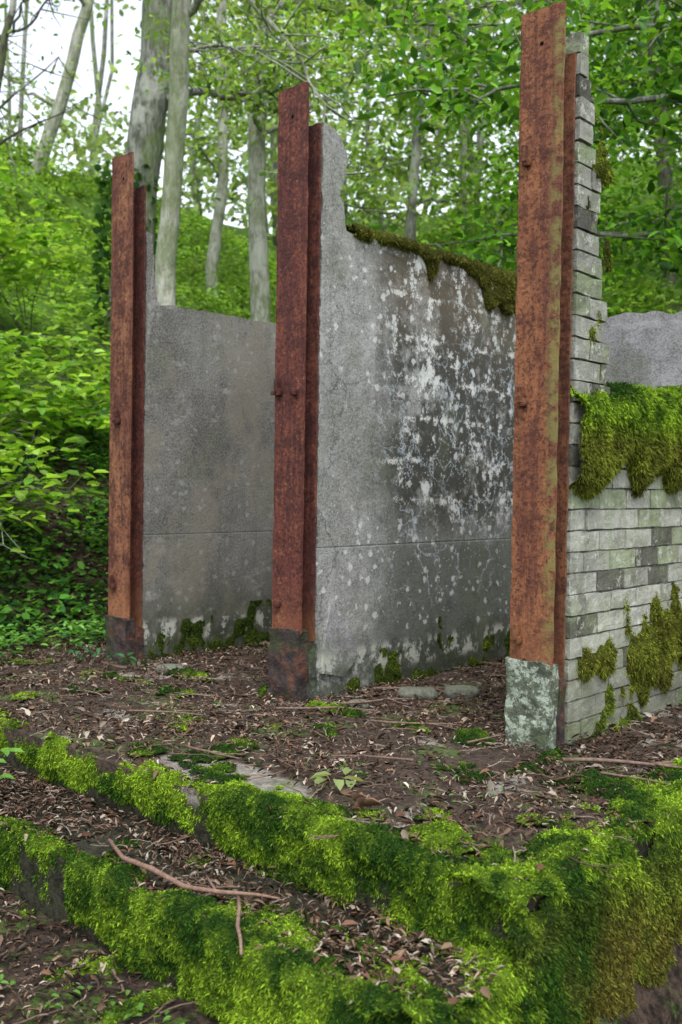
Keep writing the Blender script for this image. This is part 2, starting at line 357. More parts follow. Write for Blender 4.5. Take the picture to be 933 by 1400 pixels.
B.obj('brick_wall',[M_brick,M_mortar],local=True)
# ---------------- steel posts ----------------
def post(s,t,zf,mats,jag,bolts,hole):
    B=MB(); w2=.104; H=3.14; nz=60
    def plate(s0,s1,t0,t1,z0,z1,jag,mi=0):
        ns=8; V=[];F=[]
        for face in (t0,t1):
            for i in range(nz+1):
                for j in range(ns+1):
                    ss=s0+(s1-s0)*j/ns; e=0
                    if i==0: e=jag*(random.random()*.6-.3)+jag*(vn([[ss*30,z0*9,t0]],4)[0]-.5)
                    zz=z0+(z1-z0)*i/nz+e
                    ed=(vn([[zz*14,s0*3,j*.0+7]],3)[0]-.5)*.007 if j in (0,ns) else 0
                    if i==nz: zz+=(vn([[ss*50,3,1]],3)[0]-.5)*.014
                    V.append((ss+ed,face,zz))
        K=(nz+1)*(ns+1); g=lambda i,j:i*(ns+1)+j
        for i in range(nz):
            for j in range(ns):
                F.append((g(i,j),g(i,j+1),g(i+1,j+1),g(i+1,j))); F.append((K+g(i,j),K+g(i+1,j),K+g(i+1,j+1),K+g(i,j+1)))
            F.append((g(i,0),g(i+1,0),K+g(i+1,0),K+g(i,0))); F.append((g(i,ns),K+g(i,ns),K+g(i+1,ns),g(i+1,ns)))
        for j in range(ns):
            F.append((g(0,j),K+g(0,j),K+g(0,j+1),g(0,j+1))); F.append((g(nz,j),g(nz,j+1),K+g(nz,j+1),K+g(nz,j)))
        B.add(V,F,mi)
    plate(s-w2,s+w2,t-.014,t,zf,H,jag)
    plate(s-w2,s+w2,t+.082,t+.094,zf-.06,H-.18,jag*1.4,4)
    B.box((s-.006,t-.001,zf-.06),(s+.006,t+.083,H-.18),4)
    for (ds,z,kind) in bolts:
        B.rough((s+ds-.018,t-.045,z-.018),(s+ds+.018,t-.012,z+.018),4,.002,4,rnd=.6)
        if kind: B.rough((s+ds-.014,t-.052,z-.002),(s+ds+.008,t-.026,z+.07),4,.003,4,rnd=.3)
        if kind>1: B.rough((s+ds-.05,t-.04,z-.012),(s+ds-.01,t-.022,z+.008),4,.002,4,rnd=.3)
    B.tube([(s+hole,t-.0155,2.99),(s+hole,t-.0145,2.99)],[.009,.009],10,2)
    B.rough((s-.113,t-.026,-.06),(s+.098,t+.05,zf+.01),20,.017,1,seed=int(s*100)+900,sc_=13)
    B.rough((s-.09,t+.052,-.06),(s+.110,t+.105,zf-.06),14,.014,3,seed=int(s*77)+900,sc_=15)
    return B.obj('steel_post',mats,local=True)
hm=NT('bolt_hole').fin((.01,.008,.006),1,0); dk=footing('corroded_base',(.022,.017,.016),.25,(.11,.09,.08),.7)
ra=((.27,.11,.05),(.20,.075,.036),(.11,.038,.026));rb=((.19,.06,.036),(.125,.036,.027),(.07,.022,.02));rc=((.27,.12,.06),(.17,.062,.036),(.09,.03,.022))
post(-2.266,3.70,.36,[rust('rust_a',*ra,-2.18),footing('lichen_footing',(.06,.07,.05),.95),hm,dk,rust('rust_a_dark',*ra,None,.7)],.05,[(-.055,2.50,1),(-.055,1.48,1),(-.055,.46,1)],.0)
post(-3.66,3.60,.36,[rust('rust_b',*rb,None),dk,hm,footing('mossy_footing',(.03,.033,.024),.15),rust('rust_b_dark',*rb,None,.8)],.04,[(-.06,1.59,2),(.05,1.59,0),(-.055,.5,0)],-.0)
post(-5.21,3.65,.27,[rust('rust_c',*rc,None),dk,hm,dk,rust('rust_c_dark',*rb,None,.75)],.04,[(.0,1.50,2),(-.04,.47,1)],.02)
# ---------------- moss ----------------
GB=np.array((.19,.31,.022)); GD=np.array((.026,.066,.009)); GO=np.array((.135,.125,.024))
def moss(name,P,Nn,T,dens,L=.010,Wd=.0032,br=.5,olive=None,seed=0,droop=.3):
    na,nb,_=P.shape
    V3=P+Nn*T[...,None]
    b1=fbm(V3,27,3,seed+3); b2=fbm(V3,80,2,seed+5)
    bump=(1-np.abs(b1-.5)*5)*.022+(b2-.5)*.020
    Vd=V3+Nn*(bump*np.clip(T/.010,0,1))[...,None]
    k=fbm(V3,12,4,seed+1); k2=fbm(V3,3.0,3,seed+2)
    f=np.clip((k*.5+k2*.5-.5)*5.5+br+(b2-.5)*1.6,0,1.15)[...,None]
    col=GD*(1-f)+GB*f
    if olive is not None: o=olive[...,None]; col=col*(1-o)+GO*(.35+.9*k[...,None])*o
    I=np.arange(na*nb).reshape(na,nb)
    F=np.stack([I[:-1,:-1],I[1:,:-1],I[1:,1:],I[:-1,1:]],-1).reshape(-1,4)
    tm=T.ravel()[F].max(1)>0; F=F[tm]
    ob=mk(name,Vd.reshape(-1,3),F,M_moss,col=np.clip(col,0,1).reshape(-1,3)*.5,smooth=True,local=True)
    if not len(F): return ob
    fv=Vd.reshape(-1,3)[F]; ar=np.linalg.norm(np.cross(fv[:,1]-fv[:,0],fv[:,3]-fv[:,0]),axis=1)
    tF=T.ravel()[F].mean(1); ar=ar*(tF>-.004)
    N=int(ar.sum()*dens); 
    if N<1: return ob
    idx=rng.choice(len(F),N,p=ar/ar.sum()); u=rng.random((N,1));v=rng.random((N,1))
    q=fv[idx]; p=(q[:,0]*(1-u)*(1-v)+q[:,1]*u*(1-v)+q[:,2]*u*v+q[:,3]*(1-u)*v)
    nn=np.cross(q[:,1]-q[:,0],q[:,3]-q[:,0]); nn/=np.linalg.norm(nn,axis=1,keepdims=True)+1e-9
    ref=Nn.reshape(-1,3)[F[idx,0]]; sg=np.sign((nn*ref).sum(1,keepdims=True)); nn=nn*sg
    d=nn*.7+rng.normal(0,.75,(N,3)); d[:,2]-=droop*(1-np.abs(nn[:,2]))-.15; d/=np.linalg.norm(d,axis=1,keepdims=True)
    si=np.cross(d,rng.normal(0,1,(N,3))); si/=np.linalg.norm(si,axis=1,keepdims=True)
    ln=L*rng.uniform(.4,1.9,(N,1)); wd=Wd*rng.uniform(.6,1.4,(N,1))
    a=p-nn*.003; mid=a+d*ln*.5; tip=a+d*ln+np.array([0,0,-1])*ln*.25
    VV=np.stack([a-si*wd*.25,mid-si*wd*.5,tip,mid+si*wd*.5],1).reshape(-1,3)
    FF=np.arange(N*4).reshape(N,4)
    c=np.clip(col,0,1).reshape(-1,3)[F[idx,0]]*rng.uniform(.45,1.7,(N,1)); 
    cc=np.repeat(c[:,None],4,1); cc[:,0]*=.4; cc[:,2]*=1.35
    mk('blades',VV,FF,M_mosst,col=cc.reshape(-1,3),local=False,parent=ob)
    return ob
def arr(*a): return np.stack(np.broadcast_arrays(*a),-1).astype(float)
def lip(name,t0,z0,s0,s1,inw,down,th,thr,dens,seed,res=.011,edge_k=.4):
    a=np.arange(s0,s1,res); b=np.linspace(0,1,int((inw+down+.05)/res)); A,Bp=np.meshgrid(a,b,indexing='ij')
    tot=inw+down+.05; x=Bp*tot
    r=.022
    ins=np.clip(inw-x,0,None); ph=np.clip((x-inw)/.05,0,1)*math.pi/2; dn=np.clip(x-inw-.05,0,None)
    P=arr(A,t0+r+ins-r*np.sin(ph),z0-r+r*np.cos(ph)-dn); Nn=arr(0*A,-np.sin(ph),np.cos(ph))
    P[...,1]+=(fbm(arr(A,0*A,0*A),2.2,3,seed+7)-.5)*.05
    nz=fbm(arr(A*1.0,x,0*A),8,5,seed+1)*.6+fbm(arr(A,x*.3,0*A),2.4,3,seed+2)*.55
    edge=np.clip((inw-x)/inw,0,1)**.8; cr=np.clip((A+2.5)/.6,0,1)
    bot=np.clip((dn-down*.45)/down,0,1)*(1-cr)
    T=(nz-thr+.09*cr-edge_k*edge-.35*bot)*th*3.2
    T=np.minimum(T,th*1.3)
    fade=np.clip((A-s0)/.1,0,1); T=T*fade-.002
    return moss(name,P,Nn,T,dens,seed=seed,br=.42)
lip('moss',TF,0,-4.8,SR+.03,.24,.18,.028,.43,78000,31)
lip('moss',T1,Z1,-4.2,SR+.03,.26,.20,.030,.41,78000,47,edge_k=.36)
def side(t0,t1,zt,zb,inw,seed,name):
    res=.012; a=np.arange(t0,t1,res); tot=inw+.05+(zt-zb); x=np.arange(0,tot,res); A,Xx=np.meshgrid(a,x,indexing='ij')
    r=.028; ins=np.clip(inw-Xx,0,None); ph=np.clip((Xx-inw)/.05,0,1)*math.pi/2; dn=np.clip(Xx-inw-.05,0,None)
    P=arr(SR-r-ins+r*np.sin(ph),A,zt-r+r*np.cos(ph)-dn); Nn=arr(np.sin(ph),0*A,np.cos(ph))
    nz=fbm(arr(A,Xx,0*A),5.5,4,seed)*.55+fbm(arr(A,Xx*.6,0*A),1.8,3,seed+2)*.6
    edge=np.clip((inw-Xx)/inw,0,1)
    T=np.clip((nz-.40-.33*edge)*.16,-.02,.05)+np.clip(dn,0,.06)*.15
    T=T-np.clip(dn-.35,0,.5)*np.clip(fbm(P,4,3,55)-.42,0,1)*.9
    ol=np.clip(dn/.25,0,1)*np.clip(fbm(P,3.5,4,9)*3.6-1.0,0,1)
    return moss(name,P,Nn,T,62000,seed=seed,olive=ol,br=.45-.25*np.clip(dn/.4,0,1),droop=.6,L=.012)
side(TF-.05,4.3,0,-1.3,.30,61,'moss'); side(T1-.05,TF+.03,Z1,-1.3,.30,71,'moss')
def flat(name,s0,s1,t0,t1,z,mask,th,dens,seed,res=.012,br=.5):
    a=np.arange(s0,s1,res);b=np.arange(t0,t1,res);A,Bb=np.meshgrid(a,b,indexing='ij')
    P=arr(A,Bb,0*A+z); Nn=arr(0*A,0*A,0*A+1.); T=(mask(A,Bb)+fbm(P,6,5,seed)-.5-.03)*th
    e=np.minimum(np.minimum(A-s0,s1-A),np.minimum(Bb-t0,t1-Bb)); T=np.where(e<.02,-.01,T)
    return moss(name,P,Nn,np.clip(T,-.01,.03),dens,seed=seed,br=br,L=.010)
flat('moss',-2.7,SR-.02,TF+.02,3.4,.0,lambda s,t: .16-.40*((SR-s)*.7+(t-TF)*.45),.14,60000,81)
flat('moss',-3.5,-2.35,3.50,3.68,.01,lambda s,t: .10-((t-3.59)/.07)**2*.3,.14,60000,85,br=.2)
flat('moss',-5.0,-3.8,3.55,3.75,.005,lambda s,t: -.0-((t-3.64)/.08)**2*.3,.12,50000,86,br=.2)
flat('moss',-6.0,SR-.1,2.35,3.4,.004,lambda s,t: -.14+0*s,.05,45000,88,br=.3)
flat('moss',-2.15,-1.5,3.25,3.75,.0,lambda s,t: -.02+0*s,.09,50000,92,br=.2)
flat('moss',-4.6,SR-.05,T1+.05,TF,Z1,lambda s,t: -.15+.18*(s+3)/2,.07,50000,95)
flat('moss',-3.6,-2.3,.9,T1,-.425,lambda s,t: -.06+0*s,.12,45000,97,br=.2)
def face(name,s,t0,t1,z0,z1,mask,th,dens,seed,br=.4,res=.012,ol=None,L=.015):
    a=np.arange(t0,t1,res);b=np.arange(z0,z1,res);A,Bb=np.meshgrid(a,b,indexing='ij')
    P=arr(0*A+s,A,Bb);Nn=arr(0*A+1.,0*A,0*A)
    T=(mask(A,Bb)+(fbm(P*np.array([1,1,.7]),9,5,seed)-.5))*th
    return moss(name,P,Nn,np.clip(T,-.02,.04),dens,seed=seed,br=br,droop=.9,olive=None if ol is None else 0*A+ol,L=L)
res=.012;a=np.arange(3.82,5.88,res);x=np.arange(0,.22+.45,res);A,Xx=np.meshgrid(a,x,indexing='ij')
ph=np.clip((Xx-.16)/.08,0,1)*math.pi/2; ins=np.clip(.16-Xx,0,None);dn=np.clip(Xx-.24,0,None); r=.05
P=arr(sF-r-ins+r*np.sin(ph),A,1.5-r+r*np.cos(ph)-dn);Nn=arr(np.sin(ph),0*A,np.cos(ph))
length=.13+.42*(fbm(arr(A,0*A,0*A),7,4,5)-.25)
T=.055+.09*np.clip(A-4.1,-.3,1)*np.cos(ph)+(fbm(P*np.array([1,1,.6]),9,4,77)-.5)*.09-np.clip(dn-length,0,1)*.9-np.clip(.1-Xx,0,1)*.3
moss('moss',P,Nn,np.clip(T,-.02,.2),70000,seed=77,olive=np.clip(dn/.12,0,1)*.7,br=.5,droop=1.2,L=.018)
face('moss',sF,3.9,5.3,.05,.66,lambda t,z: -.07-.7*np.abs(z-.36)+.32*np.clip(t-4.12,0,.5),.14,50000,102,ol=.75)
face('moss',sF,3.84,4.5,.0,.25,lambda t,z: .04-1.0*z,.1,45000,104,ol=.4)
face('moss',sF,3.84,4.3,1.6,2.95,lambda t,z: -.16+.0*z,.1,45000,106,ol=.6,L=.012)
face('moss',-3.56,3.75,5.6,.0,.36,lambda t,z: .03-.9*z,.05,40000,107,br=-.1,ol=.3,L=.010)
face('moss',-5.11,3.8,5.3,.0,.32,lambda t,z: .08-1.0*z,.05,40000,108,br=-.1,ol=.25,L=.010)
res=.012;a=np.arange(3.95,5.85,res);x=np.arange(0,.42,res);A,Xx=np.meshgrid(a,x,indexing='ij')
ph=np.clip((Xx-.14)/.03,0,1)*math.pi/2; ins=np.clip(.14-Xx,0,None);dn=np.clip(Xx-.17,0,None); r=.015
P=arr(-3.56-r-ins+r*np.sin(ph),A,2.478-r+r*np.cos(ph)-dn);Nn=arr(np.sin(ph),0*A,np.cos(ph))
length=.0+.14*np.exp(-((A-4.62)/.05)**2)+.18*np.clip((A-4.95)/.25,0,1)*(.3+1.3*fbm(arr(A,0*A,0*A),10,3,15))
T=.016+(fbm(P,16,4,79)-.5)*.06-np.clip(dn-length,0,1)*.9
moss('moss',P,Nn,np.clip(T,-.02,.05),50000,seed=79,olive=0*A+.75,br=.0,droop=1.0,L=.012)
# ---------------- leaf builder ----------------
def leaves(p,size,wr,up=.8,spread=1.,fold=.12,curl=.15,dirs=None):
    N=len(p)
    nn=rng.normal(0,spread,(N,3)); nn[:,2]+=up*2; nn/=np.linalg.norm(nn,axis=1,keepdims=True)
    d=rng.normal(0,1,(N,3)) if dirs is None else dirs+rng.normal(0,.5,(N,3))
    d-= (d*nn).sum(1,keepdims=True)*nn; d/=np.linalg.norm(d,axis=1,keepdims=True)
    b=np.cross(nn,d); size=np.asarray(size).reshape(-1,1)*np.ones((N,1)); w=size*np.asarray(wr).reshape(-1,1)*.5
    def pt(x,y,zf): return p+d*size*x+b*w*y+nn*size*zf
    V=np.stack([pt(0,0,0),pt(.3,.95,fold-curl*.1),pt(.7,.8,fold-curl*.5),pt(1,0,-curl),pt(.7,-.8,fold-curl*.5),pt(.3,-.95,fold-curl*.1)],1).reshape(-1,3)
    o=(np.arange(N)*6)[:,None]; F=np.stack([o+[0,1,2,3],o+[0,3,4,5]],1).reshape(-1,4)
    return V,F
def pal(N,cols,wts=None,jit=.25):
    c=np.array(cols); c=c[rng.choice(len(c),N,p=wts)]*rng.uniform(1-jit,1+jit,(N,1)); return c
def tonemap(p,f,lo,hi,seed): return (lo+(hi-lo)*np.clip((fbm(p,f,3,seed)-.3)/.4,0,1))[:,None]
def leafobj(name,p,size,wr,cols,mat=None,parent=None,**k):
    V,F=leaves(p,size,wr,**k); return mk(name,V,F,mat or M_leaf,col=np.repeat(cols,6,0),parent=parent)
# ---------------- leaf litter ----------------
def litter(N,s0,s1,t0,t1,z,seed,lo=.22,hi=.6):
    s=rng.uniform(s0,s1,N);t=rng.uniform(t0,t1,N); P=arr(s,t,0*s); k=fbm(P,2.6,5,seed)>rng.uniform(lo,hi,N)
    k&=(((s+2.85)/.42)**2+((t-2.52)/.15)**2>1)|(rng.random(N)<.12)
    s=s[k];t=t[k]
    return s,t,np.full(len(s),z)+rng.uniform(.003,.03,len(s))
S=[litter(42000,-6.2,SR,TF,5.85,0,1),litter(9500,-5.0,SR,T1,TF,Z1,2)]
s,t,z=[np.concatenate([q[i] for q in S]) for i in range(3)]
p1=np.stack([CT*s+ST*t,-ST*s+CT*t,z],-1)
X=rng.uniform(-3.2,.8,26000);Y=rng.uniform(1.5,4.6,26000); s_,t_=toST(X,Y); k=(t_<T1-.02)&(s_<SR)&(fbm(np.stack([X,Y,0*X],-1),2.5,4,3)>rng.uniform(.25,.6,26000)); X,Y=X[k],Y[k]
p2=np.stack([X,Y,hgt(X,Y)+rng.uniform(.004,.03,len(X))],-1)
p=np.concatenate([p1,p2]); N=len(p)
cl=pal(N,[(.18,.12,.08),(.32,.255,.20),(.075,.05,.036),(.42,.37,.30),(.14,.075,.05),(.03,.022,.017)],[.27,.18,.25,.05,.13,.12],.35)*tonemap(p,3,.65,1.15,31)
big=rng.random(N)<.06
size=np.where(big,rng.uniform(.03,.055,N),rng.uniform(.010,.036,N)); wr=np.where(big,rng.uniform(.35,.55,N),rng.uniform(.12,.34,N))
leafobj('leaf_litter',p,size,wr,cl,M_litter,up=.9,spread=.75,fold=.12,curl=.3)
T_=MB()
def twig(p0,ang,L,r,col,z=None,br=1):
    pts=[];q=np.array(p0,float);a=ang;n=6
    for i in range(n): 
        pts.append((q[0],q[1],q[2]+random.uniform(0,.008))); a+=random.uniform(-.25,.25); q=q+np.array([math.cos(a),math.sin(a),0])*L/n
    T_.tube(pts,[r*(1-.6*i/n) for i in range(n)],5,0,col)
    if br and L>.12: twig(pts[3],a+random.choice((-1,1))*.7,L*.4,r*.6,col,br=0)
for i in range(1200):
    s=random.uniform(-6,SR-.05);t=random.uniform(T1+.03,5.6); zz=.016 if t>TF+.02 else Z1+.018
    L=random.choice((.04,.05,.08,.1,.16,.26)); c=random.choice([(.18,.125,.09),(.11,.075,.055),(.27,.22,.17),(.19,.12,.085)])
    twig(W(s,t,zz),random.uniform(0,6.28),L,random.uniform(.0015,.0045),c)
for i in range(160):
    s=random.uniform(-4,-2);t=random.uniform(1.0,T1-.05); q=W(s,t,0); zz=float(hgt(np.array([q[0]]),np.array([q[1]]))[0])+.01
    twig((q[0],q[1],zz),random.uniform(0,6.28),random.choice((.05,.1,.2)),random.uniform(.002,.006),random.choice([(.16,.11,.08),(.08,.055,.045)]))
for px,py,ang,L,r in [(-.62,4.05,-.55,.35,.006),(.3,3.9,2.9,.4,.005),(1.0,3.75,-.3,.35,.006),(.15,4.55,.1,.5,.006),(-1.0,4.7,-.2,.45,.006),(1.25,3.9,.4,.5,.007),(.55,4.2,.6,.3,.006),(-.3,4.8,.15,.6,.007),(.9,3.95,.1,.7,.01),(.0,4.9,.35,.5,.008),(.2,5.3,.2,.5,.007)]:
    twig((px,py,.03),ang,L,r,(.19,.13,.10))
T_.obj('twigs',[M_twig],smooth=True)
fb=MB(); zb=Z1+.04
m1=[(-.80,3.50,zb+.01),(-.72,3.36,zb),(-.60,3.24,zb+.01),(-.47,3.11,zb+.005),(-.36,3.06,zb+.012),(-.24,3.06,zb+.005),(-.17,3.045,zb)]
m1=[(x,y-.02,z) for x,y,z in m1]
fb.tube(m1,[.006,.008,.009,.008,.007,.005,.003],8,0,(.24,.15,.11))
fb.tube([(-.30,3.04,zb),(-.285,2.93,zb+.01),(-.28,2.83,zb),(-.26,2.72,zb+.01),(-.252,2.655,zb)],[.005,.006,.006,.005,.004],8,0,(.25,.165,.125))
fb.tube([(-.36,3.04,zb),(-.40,3.13,zb+.01),(-.42,3.2,zb)],[.005,.004,.003],6,0,(.2,.13,.1))
fb.obj('fallen_branch',[M_twig],smooth=True)
st_=MB()
for (x,y,a,b_,h) in [(.42,5.25,.10,.06,.05),(.66,5.3,.09,.05,.05),(.1,5.0,.05,.05,.03),(-1.0,5.9,.08,.05,.04)]:
    st_.rough((x-a,y-b_,-.01),(x+a,y+b_,h),8,.012,0,(.16,.17,.13),seed=int(x*50)+60,rnd=.5)
st_.obj('stones',[M_twig],smooth=True)
p=np.array([(.02,3.66,.03),(-.02,3.70,.03),(.03,3.68,.035),(-.04,3.64,.03),(.05,3.62,.03),(.0,3.62,.035)])
leafobj('fallen_green_leaves',p,.085,.5,pal(6,[(.32,.42,.16)]),up=1.5,spread=.3,dirs=np.array([(1,-.2,0),(-1,.2,.0),(.6,.9,0),(-.7,-.5,0),(.5,-1,0),(0,-1,0)])*2.)
p=np.array([(.08,3.36,.02),(.1,3.35,.03),(.06,3.38,.03),(.09,3.33,.03)])
leafobj('curled_dead_leaf',p,.06,.6,pal(4,[(.25,.15,.1)]),M_litter,up=.5,spread=1,fold=.35,curl=.5)
# ---------------- trees ----------------
B_pale=bark('bark_pale',(.20,.21,.15),(.42,.43,.36),.25); B_grey=bark('bark_grey',(.09,.095,.075),(.27,.28,.24),.35); B_dark=bark('bark_dark',(.04,.04,.032),(.13,.12,.095),.3)
def wig(pts,amp,seg=4):
    out=[]
    for i in range(len(pts)-1):
        a,b=np.array(pts[i],float),np.array(pts[i+1],float)
        for j in range(seg): out.append(a+(b-a)*j/seg+(rng.normal(0,amp,3) if (i or j) else 0))
    out.append(np.array(pts[-1],float)); return out
def tree(name,path,r0,r1,mat,nl=10,z0=2.,ll=2.2,nleaf=3000,ls=.09,cols=None,extra=(),flat_=.35,sp=.38,lm=None):
    x,y=path[0][:2]; zb_=float(hgt(np.array([x]),np.array([y]))[0])-.2
    path=[(x,y,zb_)]+[p for p in path[1:]]
    P=wig(path,.012); B=MB(); n=len(P)
    B.tube(P,[(r0*(1.3 if i==0 else 1)*(1-i/(n-1))+r1*i/(n-1))*random.uniform(.96,1.04) for i in range(n)],14)
    tips=[]
    lp=[]
    for e in extra: lp.append((e[0],e[1],True))
    for i in range(nl):
        zz=random.uniform(z0,P[-1][2]); k=min(range(n),key=lambda q:abs(P[q][2]-zz)); a=random.uniform(0,6.28)
        L=ll*random.uniform(.6,1.2); d=np.array([math.cos(a),math.sin(a),random.uniform(.1,.7)])
        pts=[P[k]]
        for j in range(5):
            d=d+rng.normal(0,.22,3); d/=np.linalg.norm(d); pts.append(pts[-1]+d*L/5)
        lp.append((pts,r0*.28,False))
    for pts,rr,ex in lp:
        pts=wig(pts,.03,3); m=len(pts)
        B.tube(pts,[max(.006,rr*(1-.85*i/(m-1))) for i in range(m)],7)
        for i in range(m//3,m):
            for q in range(2):
                d=rng.normal(0,1,3); d[2]*=.4; d/=np.linalg.norm(d); e=pts[i]+d*random.uniform(.3,.8)
                B.tube([pts[i],(pts[i]+e)/2+rng.normal(0,.03,3),e],[.012,.008,.004],4)
                tips+= [pts[i]*(1-f)+e*f for f in (.4,.7,1.)]
    ob=B.obj(name,[mat],smooth=True)
    if nleaf and tips:
        tp=np.array(tips); tone=rng.uniform(.5,1.3,len(tp)); ii=rng.integers(0,len(tp),nleaf); c=tp[ii]; pp=c+rng.normal(0,1,(nleaf,3))*np.array([sp,sp,sp*flat_])
        cc=pal(nleaf,cols or [(.12,.29,.03),(.20,.40,.05),(.07,.19,.02)],None,.3)*tone[ii][:,None]
        leafobj('foliage',pp,rng.uniform(.7,1.2,nleaf)*ls,.55,cc,lm or M_far,up=.6,spread=.8,parent=ob)
    return ob
LG=[(.25,.42,.08),(.34,.51,.12),(.15,.30,.05)]
tree('oak_tree',[(-2.85,13,0),(-2.78,13,4.0),(-2.55,13,6.0),(-2.3,13,8.5),(-2.2,13,13)],.28,.18,B_grey,7,6,3,2200,.1,LG)
tree('ash_tree',[(-1.78,10,0),(-1.78,10,3.0),(-1.72,10,4.5),(-1.62,10,6.5),(-1.5,10,10)],.11,.085,B_pale,4,4.5,2,1300,.085,LG,
   extra=[([(-1.66,10,5.75),(-1.35,9.8,6.0),(-1.0,9.6,5.85),(-.72,9.5,5.45),(-.45,9.4,5.1),(-.25,9.3,4.6),(-.2,9.3,4.0)],.045)])
tree('birch_tree',[(-2.35,18,0),(-2.4,18,5.0),(-2.2,18,6.6),(-2.25,18,8.0),(-2.2,18,12)],.12,.08,B_pale,6,6,2.2,1500,.11,LG)
tree('birch_tree',[(-1.15,14,0),(-1.2,14,4.5),(-1.25,14,6),(-1.1,14,8),(-1.0,14,12)],.15,.10,B_pale,7,4.5,2.4,2300,.11,LG)
tree('sapling_tree',[(1.0,15,0),(.98,15,5),(1.05,15,6.5),(1.25,15,8.5),(1.4,15,12)],.085,.05,B_grey,8,4.5,2.4,2600,.12,LG)
tree('sapling_tree',[(2.0,17,0),(2.02,17,5.5),(1.98,17,8.5),(2.1,17,12)],.06,.04,B_pale,8,4.5,2.4,2600,.12,LG)
tree('sycamore_tree',[(-6.6,20,0),(-6.2,20,7.2),(-5.6,20,9.0),(-5.1,20,11)],.16,.10,B_pale,4,7,2.6,350,.11,LG)
tree('hawthorn_tree',[(-6.0,16,0),(-6.1,16,5.6),(-5.6,16,7.4),(-5.3,16,9.0)],.09,.05,B_dark,4,6,2.2,300,.09,LG,
   extra=[([(-6.05,16,5.6),(-6.0,16,6.7),(-5.3,16,7.3),(-4.6,16,7.9)],.045),([(-5.9,16,6.3),(-5.2,16,6.7),(-4.3,16,7.1)],.035)])
tree('elm_tree',[(4.2,13,0),(4.25,13,4),(4.0,13,6.5),(3.8,13,9)],.12,.08,B_dark,10,2.5,2.6,4500,.11)
tree('elm_tree',[(2.9,15,0),(2.8,15,5),(3.1,15,8.0),(3.2,15,12)],.11,.08,B_grey,8,4,2.8,3500,.12)
bx=[([(5.2,8.5,3.2),(4.2,8.1,3.9),(3.2,7.9,4.1),(2.2,7.9,4.2),(1.2,8.0,4.3),(.3,8.2,4.3)],.05),
    ([(5.2,8.5,4.0),(4.0,8.6,4.9),(2.8,8.7,5.1),(1.6,8.9,5.2),(.5,9.1,5.3)],.05),
    ([(5.2,8.5,2.6),(4.2,7.9,2.9),(3.3,7.6,3.0),(2.6,7.5,2.95)],.04),
    ([(5.2,8.5,3.4),(4.2,9,3.4),(3.0,9.4,3.5),(1.8,9.6,3.6),(.9,9.8,3.5)],.04),
    ([(5.2,8.5,2.2),(4.2,8.8,2.3),(3.4,9.0,2.6)],.03),
    ([(5.2,8.5,4.8),(3.9,8.2,5.0),(2.9,7.9,4.9),(2.2,7.8,5.0)],.04)]
tree('beech_tree',[(5.2,8.5,0),(5.2,8.5,5),(5.0,8.6,9)],.2,.14,B_grey,5,3.5,2.5,9000,.115,[(.11,.29,.03),(.19,.42,.045),(.05,.15,.02)],extra=bx,flat_=.45,sp=.2,lm=M_leaf)
N=700; a=rng.uniform(0,6.28,N); zz=rng.uniform(2.4,5.2,N); p=np.stack([-2.84+.34*np.cos(a),13+.34*np.sin(a),zz],-1)
leafobj('ivy',p,.11,.9,pal(N,[(.04,.10,.03),(.06,.14,.03)]),M_far,up=0.,spread=1)
# ---------------- distant trees ----------------
def clumps(n,box,per,sig,ls,cols,filt,tn=(.6,1.3)):
    C=[]
    while len(C)<n:
        c=np.array([rng.uniform(*box[0]),rng.uniform(*box[1]),0]); c[2]=hgt(c[:1],c[1:2])[0]+rng.uniform(*box[2])
        if filt(c): C.append(c)
    C=np.array(C); tone=rng.uniform(*tn,n)
    c=np.repeat(C,per,0); sg=np.repeat(rng.uniform(.6,1.4,(n,1)),per,0)*sig
    p=c+rng.normal(0,1,(n*per,3))*sg*np.array([1,1,.55])
    col=pal(n*per,cols,None,.25)*np.repeat(tone,per)[:,None]
    return p,col,rng.uniform(.6,1.3,n*per)*ls
def gap(c):
    ax=c[0]/c[1]; el=(c[2]-1.1)/c[1]
    if ax<-.15 and el>.33+.05*math.sin(ax*40): return rng.random()<.03
    if ax>.1 and math.sin(c[0]*2.1)*math.sin(c[2]*2.3)>.3: return False
    return abs(ax)<.55
p,c,sz=clumps(820,((-17,17),(20,33),(.3,9.0)),38,.62,.22,[(.33,.46,.20),(.41,.54,.26),(.22,.35,.13)],gap,(.45,1.3))  # pale greens: aerial haze put into the leaf colour
k=p[:,2]>.5
D=MB()
i=0
while i<48:
    x=random.uniform(-16,16);y=random.uniform(18,34); 
    if x/y<-.13 and random.random()<.75: continue
    i+=1
    z=float(hgt(np.array([x]),np.array([y]))[0]); r=random.uniform(.04,.13); q=np.array([x,y,z-.2]); pts=[q]
    lean=random.uniform(-.3,.3)
    for j in range(6): q=q+np.array([random.uniform(-.25,.25)+lean,random.uniform(-.3,.3),1.9]); pts.append(q)
    D.tube(pts,[r*(1-.11*j) for j in range(7)],7)
dt=D.obj('distant_trees',[B_grey],smooth=True)
leafobj('foliage',p[k],sz[k],.6,c[k],M_far,up=.4,spread=1,parent=dt)
def under(c): 
    s,t=toST(c[0],c[1]); return (t>7 or s<-8.2) and abs(c[0]/c[1])<.5
p,c,sz=clumps(300,((-9,9),(9,20),(.0,.7)),45,.3,.085,[(.19,.37,.05),(.28,.48,.08),(.10,.22,.03)],under,(.35,1.3))
leafobj('shrub_foliage',p,sz,.55,c,M_far,up=.7,spread=.8)
p,c,sz=clumps(110,((1.5,8),(9,15),(1.0,4.0)),70,.35,.095,[(.12,.29,.03),(.19,.38,.05),(.06,.16,.02)],under)
leafobj('thicket_foliage',p,sz,.55,c,M_far,up=.7,spread=.8)
